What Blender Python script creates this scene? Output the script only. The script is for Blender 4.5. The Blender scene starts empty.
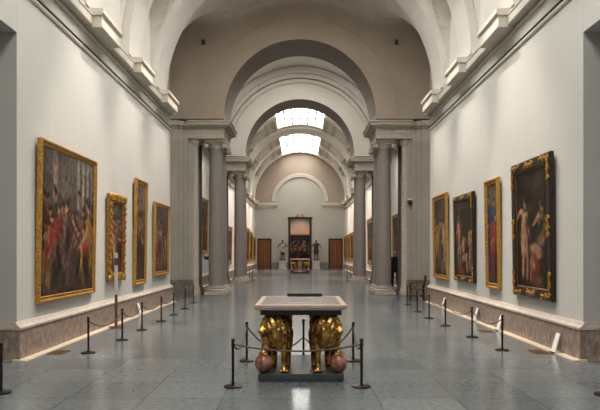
import bpy, bmesh, math, random
from mathutils import Vector, Matrix, noise

random.seed(7)
PI = math.pi
COL = bpy.context.scene.collection
F = 620.0           # focal length in pixels of the 600 px wide frame
EYE = 1.7

# ------------------------------------------------------------------ materials
def new_mat(name):
    m = bpy.data.materials.new(name); m.use_nodes = True
    nt = m.node_tree
    b = nt.nodes['Principled BSDF']
    return m, nt, b

def stone(name, c1, c2, scale=6.0, rough=0.7, bump=0.0, metallic=0.0, detail=6.0, stretch=(1, 1, 1), spec=0.5, contrast=(0.3, 0.7)):
    m, nt, b = new_mat(name)
    tc = nt.nodes.new('ShaderNodeTexCoord'); mp = nt.nodes.new('ShaderNodeMapping')
    mp.inputs['Scale'].default_value = stretch
    nz = nt.nodes.new('ShaderNodeTexNoise'); nz.inputs['Scale'].default_value = scale; nz.inputs['Detail'].default_value = detail
    rp = nt.nodes.new('ShaderNodeValToRGB')
    rp.color_ramp.elements[0].position = contrast[0]; rp.color_ramp.elements[0].color = (*c1, 1)
    rp.color_ramp.elements[1].position = contrast[1]; rp.color_ramp.elements[1].color = (*c2, 1)
    nt.links.new(tc.outputs['Object'], mp.inputs['Vector']); nt.links.new(mp.outputs['Vector'], nz.inputs['Vector'])
    nt.links.new(nz.outputs['Fac'], rp.inputs['Fac']); nt.links.new(rp.outputs['Color'], b.inputs['Base Color'])
    b.inputs['Roughness'].default_value = rough; b.inputs['Metallic'].default_value = metallic
    b.inputs['Specular IOR Level'].default_value = spec
    if bump:
        bp = nt.nodes.new('ShaderNodeBump'); bp.inputs['Strength'].default_value = bump; bp.inputs['Distance'].default_value = 0.02
        nt.links.new(nz.outputs['Fac'], bp.inputs['Height']); nt.links.new(bp.outputs['Normal'], b.inputs['Normal'])
    return m

def wall_paint(name, c1, c2):
    """matt paint with the faint vertical joints of the panelled lining"""
    m = stone(name, c1, c2, 0.5, 0.85, spec=0.2)
    nt = m.node_tree; b = nt.nodes['Principled BSDF']
    tc = nt.nodes.new('ShaderNodeTexCoord'); sx = nt.nodes.new('ShaderNodeSeparateXYZ')
    nt.links.new(tc.outputs['Object'], sx.inputs['Vector'])
    md = nt.nodes.new('ShaderNodeMath'); md.operation = 'PINGPONG'; md.inputs[1].default_value = 0.61
    nt.links.new(sx.outputs['Y'], md.inputs[0])
    lt = nt.nodes.new('ShaderNodeMath'); lt.operation = 'LESS_THAN'; lt.inputs[1].default_value = 0.006
    nt.links.new(md.outputs[0], lt.inputs[0])
    mx = nt.nodes.new('ShaderNodeMixRGB'); mx.blend_type = 'MULTIPLY'
    mx.inputs['Color2'].default_value = (0.86, 0.86, 0.86, 1)
    nt.links.new(lt.outputs[0], mx.inputs['Fac'])
    src = b.inputs['Base Color'].links[0].from_socket
    nt.links.new(src, mx.inputs['Color1']); nt.links.new(mx.outputs['Color'], b.inputs['Base Color'])
    return m

def floor_mat():
    m, nt, b = new_mat('floor_polished_stone')
    tc = nt.nodes.new('ShaderNodeTexCoord')
    br = nt.nodes.new('ShaderNodeTexBrick')
    br.offset = 0.0; br.squash = 1.0
    br.inputs['Scale'].default_value = 1.0
    br.inputs['Brick Width'].default_value = 0.9; br.inputs['Row Height'].default_value = 0.9
    br.inputs['Mortar Size'].default_value = 0.008; br.inputs['Mortar Smooth'].default_value = 0.2
    br.inputs['Color1'].default_value = (0.142, 0.160, 0.168, 1)
    br.inputs['Color2'].default_value = (0.196, 0.217, 0.226, 1)
    br.inputs['Mortar'].default_value = (0.115, 0.125, 0.13, 1)
    nt.links.new(tc.outputs['Object'], br.inputs['Vector'])
    nz = nt.nodes.new('ShaderNodeTexNoise'); nz.inputs['Scale'].default_value = 14; nz.inputs['Detail'].default_value = 8
    nz.inputs['Roughness'].default_value = 0.65
    nt.links.new(tc.outputs['Object'], nz.inputs['Vector'])
    rp = nt.nodes.new('ShaderNodeValToRGB')
    rp.color_ramp.elements[0].position = 0.3; rp.color_ramp.elements[0].color = (0.74, 0.73, 0.72, 1)
    rp.color_ramp.elements[1].position = 0.72; rp.color_ramp.elements[1].color = (1.2, 1.2, 1.19, 1)
    nt.links.new(nz.outputs['Fac'], rp.inputs['Fac'])
    mx = nt.nodes.new('ShaderNodeMixRGB'); mx.blend_type = 'MULTIPLY'; mx.inputs['Fac'].default_value = 1
    nt.links.new(br.outputs['Color'], mx.inputs['Color1']); nt.links.new(rp.outputs['Color'], mx.inputs['Color2'])
    nt.links.new(mx.outputs['Color'], b.inputs['Base Color'])
    rr = nt.nodes.new('ShaderNodeMapRange'); rr.inputs['To Min'].default_value = 0.17; rr.inputs['To Max'].default_value = 0.24
    nt.links.new(nz.outputs['Fac'], rr.inputs['Value']); nt.links.new(rr.outputs['Result'], b.inputs['Roughness'])
    b.inputs['Specular IOR Level'].default_value = 0.62
    b.inputs['IOR'].default_value = 1.5
    return m

def marble_top_mat():
    m, nt, b = new_mat('inlaid_marble')
    tc = nt.nodes.new('ShaderNodeTexCoord'); sx = nt.nodes.new('ShaderNodeSeparateXYZ')
    nt.links.new(tc.outputs['Generated'], sx.inputs['Vector'])
    def band(sock, w):
        a = nt.nodes.new('ShaderNodeMath'); a.operation = 'SUBTRACT'; a.inputs[1].default_value = 0.5
        nt.links.new(sock, a.inputs[0])
        c = nt.nodes.new('ShaderNodeMath'); c.operation = 'ABSOLUTE'; nt.links.new(a.outputs[0], c.inputs[0])
        d = nt.nodes.new('ShaderNodeMath'); d.operation = 'LESS_THAN'; d.inputs[1].default_value = w
        nt.links.new(c.outputs[0], d.inputs[0]); return d.outputs[0]
    def both(w1, w2):
        mu = nt.nodes.new('ShaderNodeMath'); mu.operation = 'MULTIPLY'
        nt.links.new(band(sx.outputs['X'], w1), mu.inputs[0]); nt.links.new(band(sx.outputs['Y'], w2), mu.inputs[1]); return mu.outputs[0]
    vz = nt.nodes.new('ShaderNodeTexVoronoi'); vz.inputs['Scale'].default_value = 22
    nt.links.new(tc.outputs['Object'], vz.inputs['Vector'])
    rp = nt.nodes.new('ShaderNodeValToRGB')
    rp.color_ramp.elements[0].color = (0.09, 0.068, 0.06, 1); rp.color_ramp.elements[1].color = (0.25, 0.19, 0.165, 1)
    nt.links.new(vz.outputs['Distance'], rp.inputs['Fac'])
    nz = nt.nodes.new('ShaderNodeTexNoise'); nz.inputs['Scale'].default_value = 9
    nt.links.new(tc.outputs['Object'], nz.inputs['Vector'])
    rq = nt.nodes.new('ShaderNodeValToRGB')
    rq.color_ramp.elements[0].color = (0.36, 0.27, 0.22, 1); rq.color_ramp.elements[1].color = (0.54, 0.44, 0.38, 1)
    nt.links.new(nz.outputs['Fac'], rq.inputs['Fac'])
    m1 = nt.nodes.new('ShaderNodeMixRGB'); nt.links.new(both(0.44, 0.455), m1.inputs['Fac'])
    nt.links.new(rq.outputs['Color'], m1.inputs['Color1']); nt.links.new(rp.outputs['Color'], m1.inputs['Color2'])
    m2 = nt.nodes.new('ShaderNodeMixRGB'); nt.links.new(both(0.13, 0.16), m2.inputs['Fac'])
    nt.links.new(m1.outputs['Color'], m2.inputs['Color1']); m2.inputs['Color2'].default_value = (0.09, 0.09, 0.09, 1)
    nt.links.new(m2.outputs['Color'], b.inputs['Base Color'])
    b.inputs['Roughness'].default_value = 0.42; b.inputs['Specular IOR Level'].default_value = 0.3
    return m

def canvas_mat():
    m, nt, b = new_mat('oil_on_canvas')
    at = nt.nodes.new('ShaderNodeAttribute'); at.attribute_name = 'paint'
    tc = nt.nodes.new('ShaderNodeTexCoord')
    nz = nt.nodes.new('ShaderNodeTexNoise'); nz.inputs['Scale'].default_value = 9; nz.inputs['Detail'].default_value = 8
    nt.links.new(tc.outputs['Object'], nz.inputs['Vector'])
    rp = nt.nodes.new('ShaderNodeValToRGB')
    rp.color_ramp.elements[0].position = 0.3; rp.color_ramp.elements[0].color = (0.55, 0.55, 0.55, 1)
    rp.color_ramp.elements[1].position = 0.7; rp.color_ramp.elements[1].color = (1.3, 1.25, 1.2, 1)
    nt.links.new(nz.outputs['Fac'], rp.inputs['Fac'])
    mx = nt.nodes.new('ShaderNodeMixRGB'); mx.blend_type = 'MULTIPLY'; mx.inputs['Fac'].default_value = 1
    nt.links.new(at.outputs['Color'], mx.inputs['Color1']); nt.links.new(rp.outputs['Color'], mx.inputs['Color2'])
    nt.links.new(mx.outputs['Color'], b.inputs['Base Color'])
    b.inputs['Roughness'].default_value = 0.5; b.inputs['Specular IOR Level'].default_value = 0.25
    return m

def emit(name, col, s):
    m, nt, b = new_mat(name)
    b.inputs['Base Color'].default_value = (0.9, 0.9, 0.9, 1)
    b.inputs['Emission Color'].default_value = (*col, 1); b.inputs['Emission Strength'].default_value = s
    return m

M = dict(
    floor=floor_mat(),
    wall=wall_paint('wall_paint_pale_grey', (0.545, 0.540, 0.505), (0.575, 0.570, 0.540)),
    wall_far=stone('wall_paint_far', (0.50, 0.485, 0.44), (0.53, 0.515, 0.47), 0.5, 0.85, spec=0.2),
    white=stone('white_plaster', (0.70, 0.675, 0.63), (0.75, 0.725, 0.68), 1.5, 0.85, spec=0.2),
    plaster=stone('cream_plaster', (0.60, 0.555, 0.49), (0.66, 0.615, 0.55), 1.5, 0.85, spec=0.2),
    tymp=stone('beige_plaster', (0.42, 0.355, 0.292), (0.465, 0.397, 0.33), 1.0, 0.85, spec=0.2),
    arch2=stone('pale_grey_plaster', (0.53, 0.50, 0.455), (0.58, 0.55, 0.505), 1.2, .85, spec=.2),
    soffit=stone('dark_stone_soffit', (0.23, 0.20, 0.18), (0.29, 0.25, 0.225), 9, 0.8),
    pilaster=stone('grey_green_pilaster', (0.40, 0.37, 0.315), (0.45, 0.42, 0.36), 1.2, 0.8, spec=0.2),
    lime=stone('beige_limestone', (0.42, 0.375, 0.315), (0.52, 0.465, 0.40), 8, 0.75),
    granite=stone('grey_granite', (0.20, 0.178, 0.162), (0.40, 0.36, 0.33), 45, 0.55, 0.1),
    rail_pier_shade=stone('dark_rail_and_pier_shade', (0.12, 0.106, 0.094), (0.18, 0.162, 0.146), 40, 0.6),  # colour of the dark rail; also paints shade on the inner pier columns
    dado=stone('pink_marble_dado', (0.235, 0.178, 0.145), (0.42, 0.33, 0.275), 7, 0.4, stretch=(2, 2, 1.1), contrast=(0.36, 0.64)),
    dado_cap=stone('pale_marble_cap', (0.46, 0.40, 0.345), (0.56, 0.495, 0.435), 7, 0.45),
    skirt=stone('cream_stone_border', (0.56, 0.47, 0.36), (0.66, 0.57, 0.45), 6, 0.4),
    pier_base=stone('grey_brown_pier_base', (0.15, 0.13, 0.11), (0.30, 0.265, 0.225), 9, 0.55, stretch=(2, 2, 1)),
    gold=stone('gilded_wood', (0.33, 0.17, 0.034), (0.68, 0.41, 0.11), 30, 0.42, 0.25, metallic=0.55),
    gold_dark=stone('old_gilding', (0.20, 0.105, 0.025), (0.46, 0.27, 0.075), 26, 0.42, 0.3, metallic=0.5),
    black_wood=stone('dark_frame_wood', (0.022, 0.015, 0.011), (0.05, 0.033, 0.023), 18, 0.35),
    lion=stone('gilded_bronze', (0.22, 0.12, 0.034), (0.72, 0.46, 0.15), 9, 0.33, 0.2, metallic=0.9, contrast=(0.36, 0.64)),
    ball=stone('red_porphyry', (0.20, 0.075, 0.05), (0.50, 0.27, 0.20), 8, 0.16, contrast=(0.36, 0.68)),
    iron=stone('dark_bronze_post', (0.022, 0.014, 0.011), (0.045, 0.03, 0.022), 30, 0.35, metallic=0.4),
    rope=stone('brown_rope', (0.085, 0.06, 0.045), (0.18, 0.135, 0.10), 80, 0.9),
    slate=stone('blue_black_apron', (0.018, 0.022, 0.028), (0.035, 0.042, 0.05), 10, 0.4),
    platform=stone('slate_platform', (0.055, 0.066, 0.07), (0.085, 0.097, 0.10), 9, 0.38),
    marble_top=marble_top_mat(),
    edge=stone('pink_marble_edge', (0.50, 0.36, 0.28), (0.66, 0.52, 0.42), 14, 0.3),
    canvas=canvas_mat(),
    door=stone('brown_door_wood', (0.20, 0.075, 0.022), (0.32, 0.135, 0.046), 9, 0.45, stretch=(3, 3, 0.4)),
    frame_dark=stone('dark_brown_opening_frame', (0.03, 0.017, 0.012), (0.055, 0.032, 0.024), 8, 0.5),
    mauve=stone('mauve_room_wall', (0.33, 0.275, 0.27), (0.37, 0.305, 0.30), 1, 0.85, spec=0.2),
    chair=stone('dark_brown_chair_wood', (0.035, 0.018, 0.01), (0.075, 0.042, 0.025), 12, 0.4),
    chair_seat=stone('brown_leather_seat', (0.10, 0.06, 0.04), (0.15, 0.09, 0.06), 20, 0.6),
    card=stone('white_card', (0.78, 0.77, 0.74), (0.85, 0.84, 0.82), 5, 0.6),
    label=stone('dark_blue_label', (0.05, 0.07, 0.12), (0.09, 0.11, 0.17), 5, 0.5),
    vent=stone('bronze_floor_grille', (0.13, 0.075, 0.035), (0.22, 0.135, 0.07), 30, 0.4, metallic=0.3),
    bronze=stone('statue_bronze', (0.05, 0.032, 0.022), (0.16, 0.10, 0.065), 6, 0.4, metallic=0.4),
    statue_pale=stone('statue_pale', (0.42, 0.34, 0.26), (0.60, 0.52, 0.42), 6, 0.45),
    pedestal=stone('white_marble_pedestal', (0.50, 0.475, 0.44), (0.62, 0.59, 0.55), 4, 0.4),
    suit=stone('black_cloth', (0.012, 0.012, 0.014), (0.022, 0.022, 0.025), 20, 0.9),
    skin=stone('skin', (0.50, 0.30, 0.21), (0.56, 0.35, 0.25), 10, 0.55),
    hair=stone('dark_hair', (0.02, 0.014, 0.01), (0.04, 0.028, 0.02), 50, 0.6),
    shirt=stone('white_shirt', (0.7, 0.7, 0.7), (0.78, 0.78, 0.78), 10, 0.8),
    lamp=stone('dark_lamp_metal', (0.05, 0.045, 0.04), (0.08, 0.07, 0.065), 10, 0.45),
    brass=stone('brass', (0.42, 0.28, 0.09), (0.6, 0.42, 0.16), 20, 0.35, metallic=0.7),
    glass=emit('skylight_glass', (1.0, 0.975, 0.935), 5.0),
    glass_near=emit('skylight_glass_near', (1.0, 0.985, 0.955), 8.7),
    mullion=stone('skylight_bars', (0.30, 0.29, 0.28), (0.36, 0.35, 0.34), 5, 0.6),
)

# ------------------------------------------------------------------ mesh helpers
def link(name, me, mats, parent=None, smooth=None):
    o = bpy.data.objects.new(name, me); COL.objects.link(o)
    if not isinstance(mats, (list, tuple)): mats = [mats]
    for m in mats: me.materials.append(m)
    if parent is not None: o.parent = parent
    if smooth is not None:
        for p in me.polygons: p.use_smooth = True
        me.set_sharp_from_angle(angle=math.radians(smooth))
    return o

def obj(name, bm, mats, parent=None, smooth=None):
    bmesh.ops.recalc_face_normals(bm, faces=bm.faces[:])
    me = bpy.data.meshes.new(name); bm.to_mesh(me); bm.free()
    return link(name, me, mats, parent, smooth)

def empty(name, loc=(0, 0, 0), rz=0.0):
    o = bpy.data.objects.new(name, None); COL.objects.link(o)
    o.location = loc; o.rotation_euler = (0, 0, rz); o.empty_display_size = 0.1
    return o

def tag(o, label, cat, group=None):
    o['label'] = label; o['category'] = cat
    if group: o['group'] = group
    return o

def struct(o):
    o['kind'] = 'structure'; return o

def box(bm, x0, x1, y0, y1, z0, z1, mi=0, bev=0.0):
    vs = [bm.verts.new((x, y, z)) for z in (z0, z1) for y in (y0, y1) for x in (x0, x1)]
    fs = []
    for q in ((0, 2, 3, 1), (4, 5, 7, 6), (0, 1, 5, 4), (2, 6, 7, 3), (0, 4, 6, 2), (1, 3, 7, 5)):
        f = bm.faces.new([vs[i] for i in q]); f.material_index = mi; fs.append(f)
    if bev:
        es = list({e for f in fs for e in f.edges})
        bmesh.ops.bevel(bm, geom=es, offset=bev, segments=2, profile=0.5, affect='EDGES')
    return fs

def lathe(bm, prof, seg=32, cx=0, cy=0, cz=0, mi=0, cap=True):
    rings = []
    for r, z in prof:
        rings.append([bm.verts.new((cx + r * math.cos(2 * PI * k / seg), cy + r * math.sin(2 * PI * k / seg), cz + z)) for k in range(seg)])
    for a, b in zip(rings, rings[1:]):
        for k in range(seg):
            f = bm.faces.new((a[k], a[(k + 1) % seg], b[(k + 1) % seg], b[k])); f.material_index = mi
    if cap:
        bm.faces.new(rings[0][::-1]).material_index = mi; bm.faces.new(rings[-1]).material_index = mi

def tube(bm, pts, r, seg=8, mi=0, cap=True):
    pts = [Vector(p) for p in pts]; rings = []; n = len(pts)
    rr = r if isinstance(r, (list, tuple)) else [r] * n
    up = None
    for i, p in enumerate(pts):
        t = (pts[min(i + 1, n - 1)] - pts[max(i - 1, 0)]).normalized()
        if up is None:
            up = Vector((0, 0, 1)) if abs(t.z) < 0.9 else Vector((1, 0, 0))
        a = t.cross(up).normalized(); b = a.cross(t).normalized(); up = b
        rings.append([bm.verts.new(p + rr[i] * (math.cos(2 * PI * k / seg) * a + math.sin(2 * PI * k / seg) * b)) for k in range(seg)])
    for a, b in zip(rings, rings[1:]):
        for k in range(seg):
            bm.faces.new((a[k], a[(k + 1) % seg], b[(k + 1) % seg], b[k])).material_index = mi
    if cap:
        bm.faces.new(rings[0][::-1]).material_index = mi; bm.faces.new(rings[-1]).material_index = mi

_SPH = {}
def sphere(bm, c, r, seg=16, mi=0, scale=(1, 1, 1), rot=None):
    if seg not in _SPH:
        nv = max(4, seg // 2 + 1); vs = [Vector((0, 0, 1))]
        for i in range(1, nv):
            t = PI * i / nv
            for k in range(seg): vs.append(Vector((math.sin(t) * math.cos(2 * PI * k / seg), math.sin(t) * math.sin(2 * PI * k / seg), math.cos(t))))
        vs.append(Vector((0, 0, -1))); fs = []; last = len(vs) - 1
        for k in range(seg):
            k2 = (k + 1) % seg
            fs.append((0, 1 + k, 1 + k2)); o_ = 1 + (nv - 2) * seg; fs.append((last, o_ + k2, o_ + k))
            for i in range(nv - 2): fs.append((1 + i * seg + k, 1 + (i + 1) * seg + k, 1 + (i + 1) * seg + k2, 1 + i * seg + k2))
        _SPH[seg] = (vs, fs)
    vs, fs = _SPH[seg]; c = Vector(c); R3 = rot.to_3x3() if rot is not None else None
    out = []
    for v in vs:
        p = Vector((v.x * r * scale[0], v.y * r * scale[1], v.z * r * scale[2]))
        if R3 is not None: p = R3 @ p
        out.append(bm.verts.new(c + p))
    for f in fs: bm.faces.new([out[i] for i in f]).material_index = mi

def capsule(bm, a, b, ra, rb, seg=12, steps=5):
    a = Vector(a); b = Vector(b)
    n = max(2, int((b - a).length / (0.5 * min(ra, rb))) + 1)
    for i in range(n + 1):
        t = i / n
        sphere(bm, a.lerp(b, t), ra + (rb - ra) * t, seg)

def prism(bm, prof, y0, y1, mi=0, caps=True):
    """closed x,z profile swept along y"""
    a = [bm.verts.new((x, y0, z)) for x, z in prof]; b = [bm.verts.new((x, y1, z)) for x, z in prof]
    n = len(prof)
    for k in range(n):
        bm.faces.new((a[k], a[(k + 1) % n], b[(k + 1) % n], b[k])).material_index = mi
    if caps:
        bm.faces.new(a[::-1]).material_index = mi; bm.faces.new(b).material_index = mi

def remeshed(name, bm, voxel, smooth_it=3):
    me = bpy.data.meshes.new('raw_shape'); bm.to_mesh(me); bm.free()
    o = bpy.data.objects.new('raw_shape', me); COL.objects.link(o)
    r = o.modifiers.new('remesh', 'REMESH'); r.mode = 'VOXEL'; r.voxel_size = voxel
    s = o.modifiers.new('smooth', 'SMOOTH'); s.iterations = smooth_it; s.factor = 0.5
    dg = bpy.context.evaluated_depsgraph_get(); dg.update()
    out = bpy.data.meshes.new_from_object(o.evaluated_get(dg)); out.name = name
    bpy.data.objects.remove(o); bpy.data.meshes.remove(me)
    for p in out.polygons: p.use_smooth = True
    return out

def dup(root, loc=None, rz=None):
    r = root.copy(); COL.objects.link(r)
    if loc is not None: r.location = loc
    if rz is not None: r.rotation_euler = (r.rotation_euler[0], r.rotation_euler[1], rz)
    for ch in list(root.children):
        c = ch.copy(); COL.objects.link(c); c.parent = r
        for g in list(ch.children):
            d = g.copy(); COL.objects.link(d); d.parent = c
    return r

# ------------------------------------------------------------------ the setting
W = 4.46            # wall plane
YN0, YN1 = 9.76, 21.3
YB = -9.0           # wall behind the camera
YA, YC = 24.0, 33.5 # the two arcades
YF = 62.0           # far wall
CZ, RW, RR = 7.0, 4.62, 4.42  # vault: centre height, web radius, rib radius
TH = 2.3            # thickness of an arcade

bm = bmesh.new()
bm.faces.new([bm.verts.new(p) for p in ((-14, YB - .5, 0), (14, YB - .5, 0), (14, 80, 0), (-14, 80, 0))])
struct(obj('floor', bm, M['floor']))

# near hall side walls with the wide openings beside the camera
OP0, OPZ = 4.2, 5.16
for side, s in (('left', -1), ('right', 1)):
    bm = bmesh.new()
    xa, xb = sorted((s * W, s * (W + 1.6)))
    box(bm, xa, xb, YN0, YN1, 0, 6.9)
    box(bm, xa, xb, YB, OP0, 0, 6.9)
    box(bm, xa, xb, OP0, YN0, OPZ, 6.9)
    struct(obj('wall_' + side, bm, M['wall']))
    # closed side room seen only through the opening
    bm = bmesh.new()
    xo = s * (W + 7.0)
    a, b_ = sorted((xo, xo + s * .2)); box(bm, a, b_, OP0 - 2, YN0 + 2, 0, 5.4)
    a, b_ = sorted((s * (W + 1.6), xo)); box(bm, a, b_, OP0 - 2.2, OP0 - 2, 0, 5.4); box(bm, a, b_, YN0 + 2, YN0 + 2.2, 0, 5.4)
    box(bm, a, b_, OP0 - 2, YN0 + 2, 5.3, 5.5)
    struct(obj('wall_side_room_' + side, bm, M['wall_far']))
    # wall of the vault zone, a little further out, and the return wall before the first arcade
    bm = bmesh.new()
    a, b_ = sorted((s * (W + .20), s * (W + .7)))
    box(bm, a, b_, YB, 20.78, 6.9, 9.6)
    a, b_ = sorted((s * 5.08, s * 5.6))
    box(bm, a, b_, YN1 - .02, YA + .4, 0, 12.2)
    a, b_ = sorted((s * (W + .02), s * 5.6))
    struct(obj('wall_upper_' + side, bm, M['white']))
    # middle bay
    bm = bmesh.new()
    a, b_ = sorted((s * 4.9, s * 5.5))
    box(bm, a, b_, YA + TH, YC + .4, 0, 7.4)
    struct(obj('wall_middle_' + side, bm, M['wall']))
    # far hall
    bm = bmesh.new()
    a, b_ = sorted((s * W, s * (W + .6)))
    box(bm, a, b_, YC + TH, YF, 0, 6.9)
    struct(obj('wall_far_' + side, bm, M['white']))

    # dado, cap and border along the walls
    def dado_run(y0, y1, xw, near_return=False, n=[0]):
        bm = bmesh.new()
        p = [(xw, .02), (xw - s * .09, .02), (xw - s * .09, .46), (xw - s * .075, .48), (xw, .48)]
        prism(bm, [(q[0], q[1]) for q in p], y0 - (.09 if near_return else 0), y1, 0)
        prism(bm, [(xw, .48), (xw - s * .105, .48), (xw - s * .105, .515), (xw - s * .06, .55), (xw - s * .03, .60), (xw, .60)], y0 - (.1 if near_return else 0), y1, 1)
        prism(bm, [(xw, 0), (xw - s * .22, 0), (xw - s * .22, .014), (xw, .03)], y0 - (.15 if near_return else 0), y1, 2)
        if near_return:
            a, b_ = sorted((xw - s * .0, xw + s * 1.6))
            box(bm, a, b_, y0 - .09, y0, .02, .47, 0)
            box(bm, a, b_, y0 - .105, y0, .48, .53, 1); box(bm, a, b_, y0 - .04, y0, .53, .60, 1)
            box(bm, a, b_, y0 - .15, y0, 0, .018, 0)
        return bm
    struct(obj('baseboard_' + side, dado_run(YN0, YN1, s * W, True), [M['dado'], M['dado_cap'], M['skirt']]))
    struct(obj('baseboard_behind_' + side, dado_run(YB, OP0, s * W), [M['dado'], M['dado_cap'], M['skirt']]))
    struct(obj('baseboard_middle_' + side, dado_run(YA + TH, YC, s * 4.9), [M['dado'], M['dado_cap'], M['skirt']]))
    struct(obj('baseboard_far_' + side, dado_run(YC + TH, YF, s * W), [M['dado'], M['dado_cap'], M['skirt']]))

# cornice: string course, fascia and the breaks forward under the ribs
def cornice(side_name, s, y0, y1, blocks, idx, mats):
    bm = bmesh.new()
    prism(bm, [(s * W, 5.86), (s * (W - .03), 5.86), (s * (W - .045), 5.89), (s * (W - .045), 5.92), (s * W, 5.92)], y0, y1, 0)
    prism(bm, [(s * W, 5.945), (s * (W - .06), 5.945), (s * (W - .06), 5.965), (s * W, 5.965)], y0, y1, 1)     # dark hanging rail
    prism(bm, [(s * W, 6.26), (s * (W - .03), 6.26), (s * (W - .045), 6.30), (s * W, 6.30)], y0, y1, 0)
    prism(bm, [(s * W, 6.37), (s * (W - .17), 6.37), (s * (W - .185), 6.39), (s * (W - .185), 6.55), (s * (W - .20), 6.56), (s * (W - .20), 6.59), (s * (W + .3), 6.63), (s * (W + .3), 6.37)], y0, y1, 0)
    for a, b_ in blocks:
        prism(bm, [(s * W, 6.34), (s * (W - .355), 6.34), (s * (W - .37), 6.36), (s * (W - .37), 6.58), (s * W, 6.58)], a + .04, b_ - .04, 0)
        prism(bm, [(s * W, 6.58), (s * (W - .38), 6.58), (s * (W - .42), 6.62), (s * (W - .42), 6.71), (s * (W + .2), 6.74)], a, b_, 0)
    struct(obj('trim_' + str(idx), bm, mats))

NB = [(12.75, 14.15), (15.95, 17.35), (19.15, 20.75)]
NBB = [(y, y + 1.4) for y in (9.55, 6.35, 3.15, -.05, -3.25, -6.45)] + NB
RIBS_N = [(a + .1, b_ - .1) for a, b_ in NBB]
k = 1
for s in (-1, 1):
    cornice('near', s, YB, YN1, NBB, k, [M['plaster'], M['rail_pier_shade']]); k += 1
FB = [(39.0, 40.2), (43.0, 44.2), (48.6, 51.2), (55.0, 56.2), (60.0, 61.2)]
for s in (-1, 1):
    cornice('far', s, YC + TH, YF, FB, k, [M['plaster'], M['rail_pier_shade']]); k += 1

# vaults ---------------------------------------------------------------
def vault(name, y0, y1, bays, ribs, skylights, rw, rr, cz, wall_x, mats, zl=8.55, step=.06, nt=120):
    """star-shaped barrel vault seen from inside: webs, proud ribs, side lunettes, skylight holes"""
    ys = set([y0, y1])
    y = y0
    while y < y1: ys.add(round(y, 4)); y += step
    for a, b_ in ribs:
        for q in (a, b_):
            if y0 < q < y1: ys.add(q - .004); ys.add(q + .004)
    for a, b_, hw in skylights: ys.add(a); ys.add(b_)
    ys = sorted(ys)
    ths = [-.036] + [PI * i / nt for i in range(nt + 1)] + [PI + .036]
    for a, b_, hw in skylights[:1]:
        t0 = math.acos(hw / rw); ths += [t0, PI - t0]
    ths = sorted(set(ths))
    def R(th, y):
        for a, b_ in ribs:
            if a <= y <= b_: return rr
        c, sn = abs(math.cos(th)), math.sin(th)
        z = cz + rw * sn
        for bay in bays:
            a, b_ = bay[:2]; zb, kf, wx = bay[2:] if len(bay) > 2 else (zl, 1.05, wall_x)
            if a < y < b_:
                h = (b_ - a) / 2; d = abs(y - (a + b_) / 2)
                top = zb + math.sqrt(max(0, h * h - d * d)) * kf
                if z < top and sn > .02:
                    t1 = wx / max(c, 1e-6); t2 = (top - cz) / max(sn, 1e-6)
                    return max(rw, min(t1, t2))
                if z < top: return max(rw, wx)
        return rw
    bm = bmesh.new(); grid = []
    for y in ys:
        row = []
        for th in ths:
            r = R(th, y); row.append(bm.verts.new((r * math.cos(th), y, cz + r * math.sin(th))))
        grid.append(row)
    for i in range(len(ys) - 1):
        ym = (ys[i] + ys[i + 1]) / 2
        onrib = any(a <= ym <= b_ for a, b_ in ribs)
        for j in range(len(ths) - 1):
            tm = (ths[j] + ths[j + 1]) / 2; xm = rw * math.cos(tm)
            if any(a <= ym <= b_ and abs(xm) < hw for a, b_, hw in skylights): continue
            f = bm.faces.new((grid[i][j], grid[i][j + 1], grid[i + 1][j + 1], grid[i + 1][j]))
            rmid = R(tm, ym)
            f.material_index = 1 if (onrib or rmid > rw + .01) else 0
    me = bpy.data.meshes.new(name); bm.to_mesh(me); bm.free()
    return struct(link(name, me, mats, None, 35))

def skylight(n, y0, y1, hw, rw, cz, glass):
    root = struct(empty('window_' + str(n), (0, (y0 + y1) / 2, cz)))
    zb = math.sqrt(rw * rw - hw * hw)
    h = rw + .12
    bm = bmesh.new(); L = (y1 - y0) / 2
    bm.faces.new([bm.verts.new(p) for p in ((-hw, -L, h), (-hw, L, h), (hw, L, h), (hw, -L, h))])
    obj('pane', bm, glass, root)
    bm = bmesh.new()
    for s in (-1, 1):
        bm.faces.new([bm.verts.new(p) for p in ((s * hw, -L, zb - .02), (s * hw, L, zb - .02), (s * hw, L, h), (s * hw, -L, h))])
        yy = s * L
        N = 12
        lo = [bm.verts.new((-hw + 2 * hw * i / N, yy, math.sqrt(rw * rw - (-hw + 2 * hw * i / N) ** 2) - .02)) for i in range(N + 1)]
        hi = [bm.verts.new((-hw + 2 * hw * i / N, yy, h)) for i in range(N + 1)]
        for i in range(N): bm.faces.new((lo[i], lo[i + 1], hi[i + 1], hi[i]))
    obj('well', bm, M['white'], root)
    bm = bmesh.new()
    for i in range(1, 6):
        x = -hw + 2 * hw * i / 6
        box(bm, x - .045, x + .045, -L, L, h - .13, h - .01)
    nb = max(2, int(2 * L / 1.6))
    for i in range(1, nb):
        y = -L + 2 * L * i / nb
        box(bm, -hw, hw, y - .03, y + .03, h - .10, h - .01)
    obj('glazing_bars', bm, M['mullion'], root)
    return root

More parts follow.
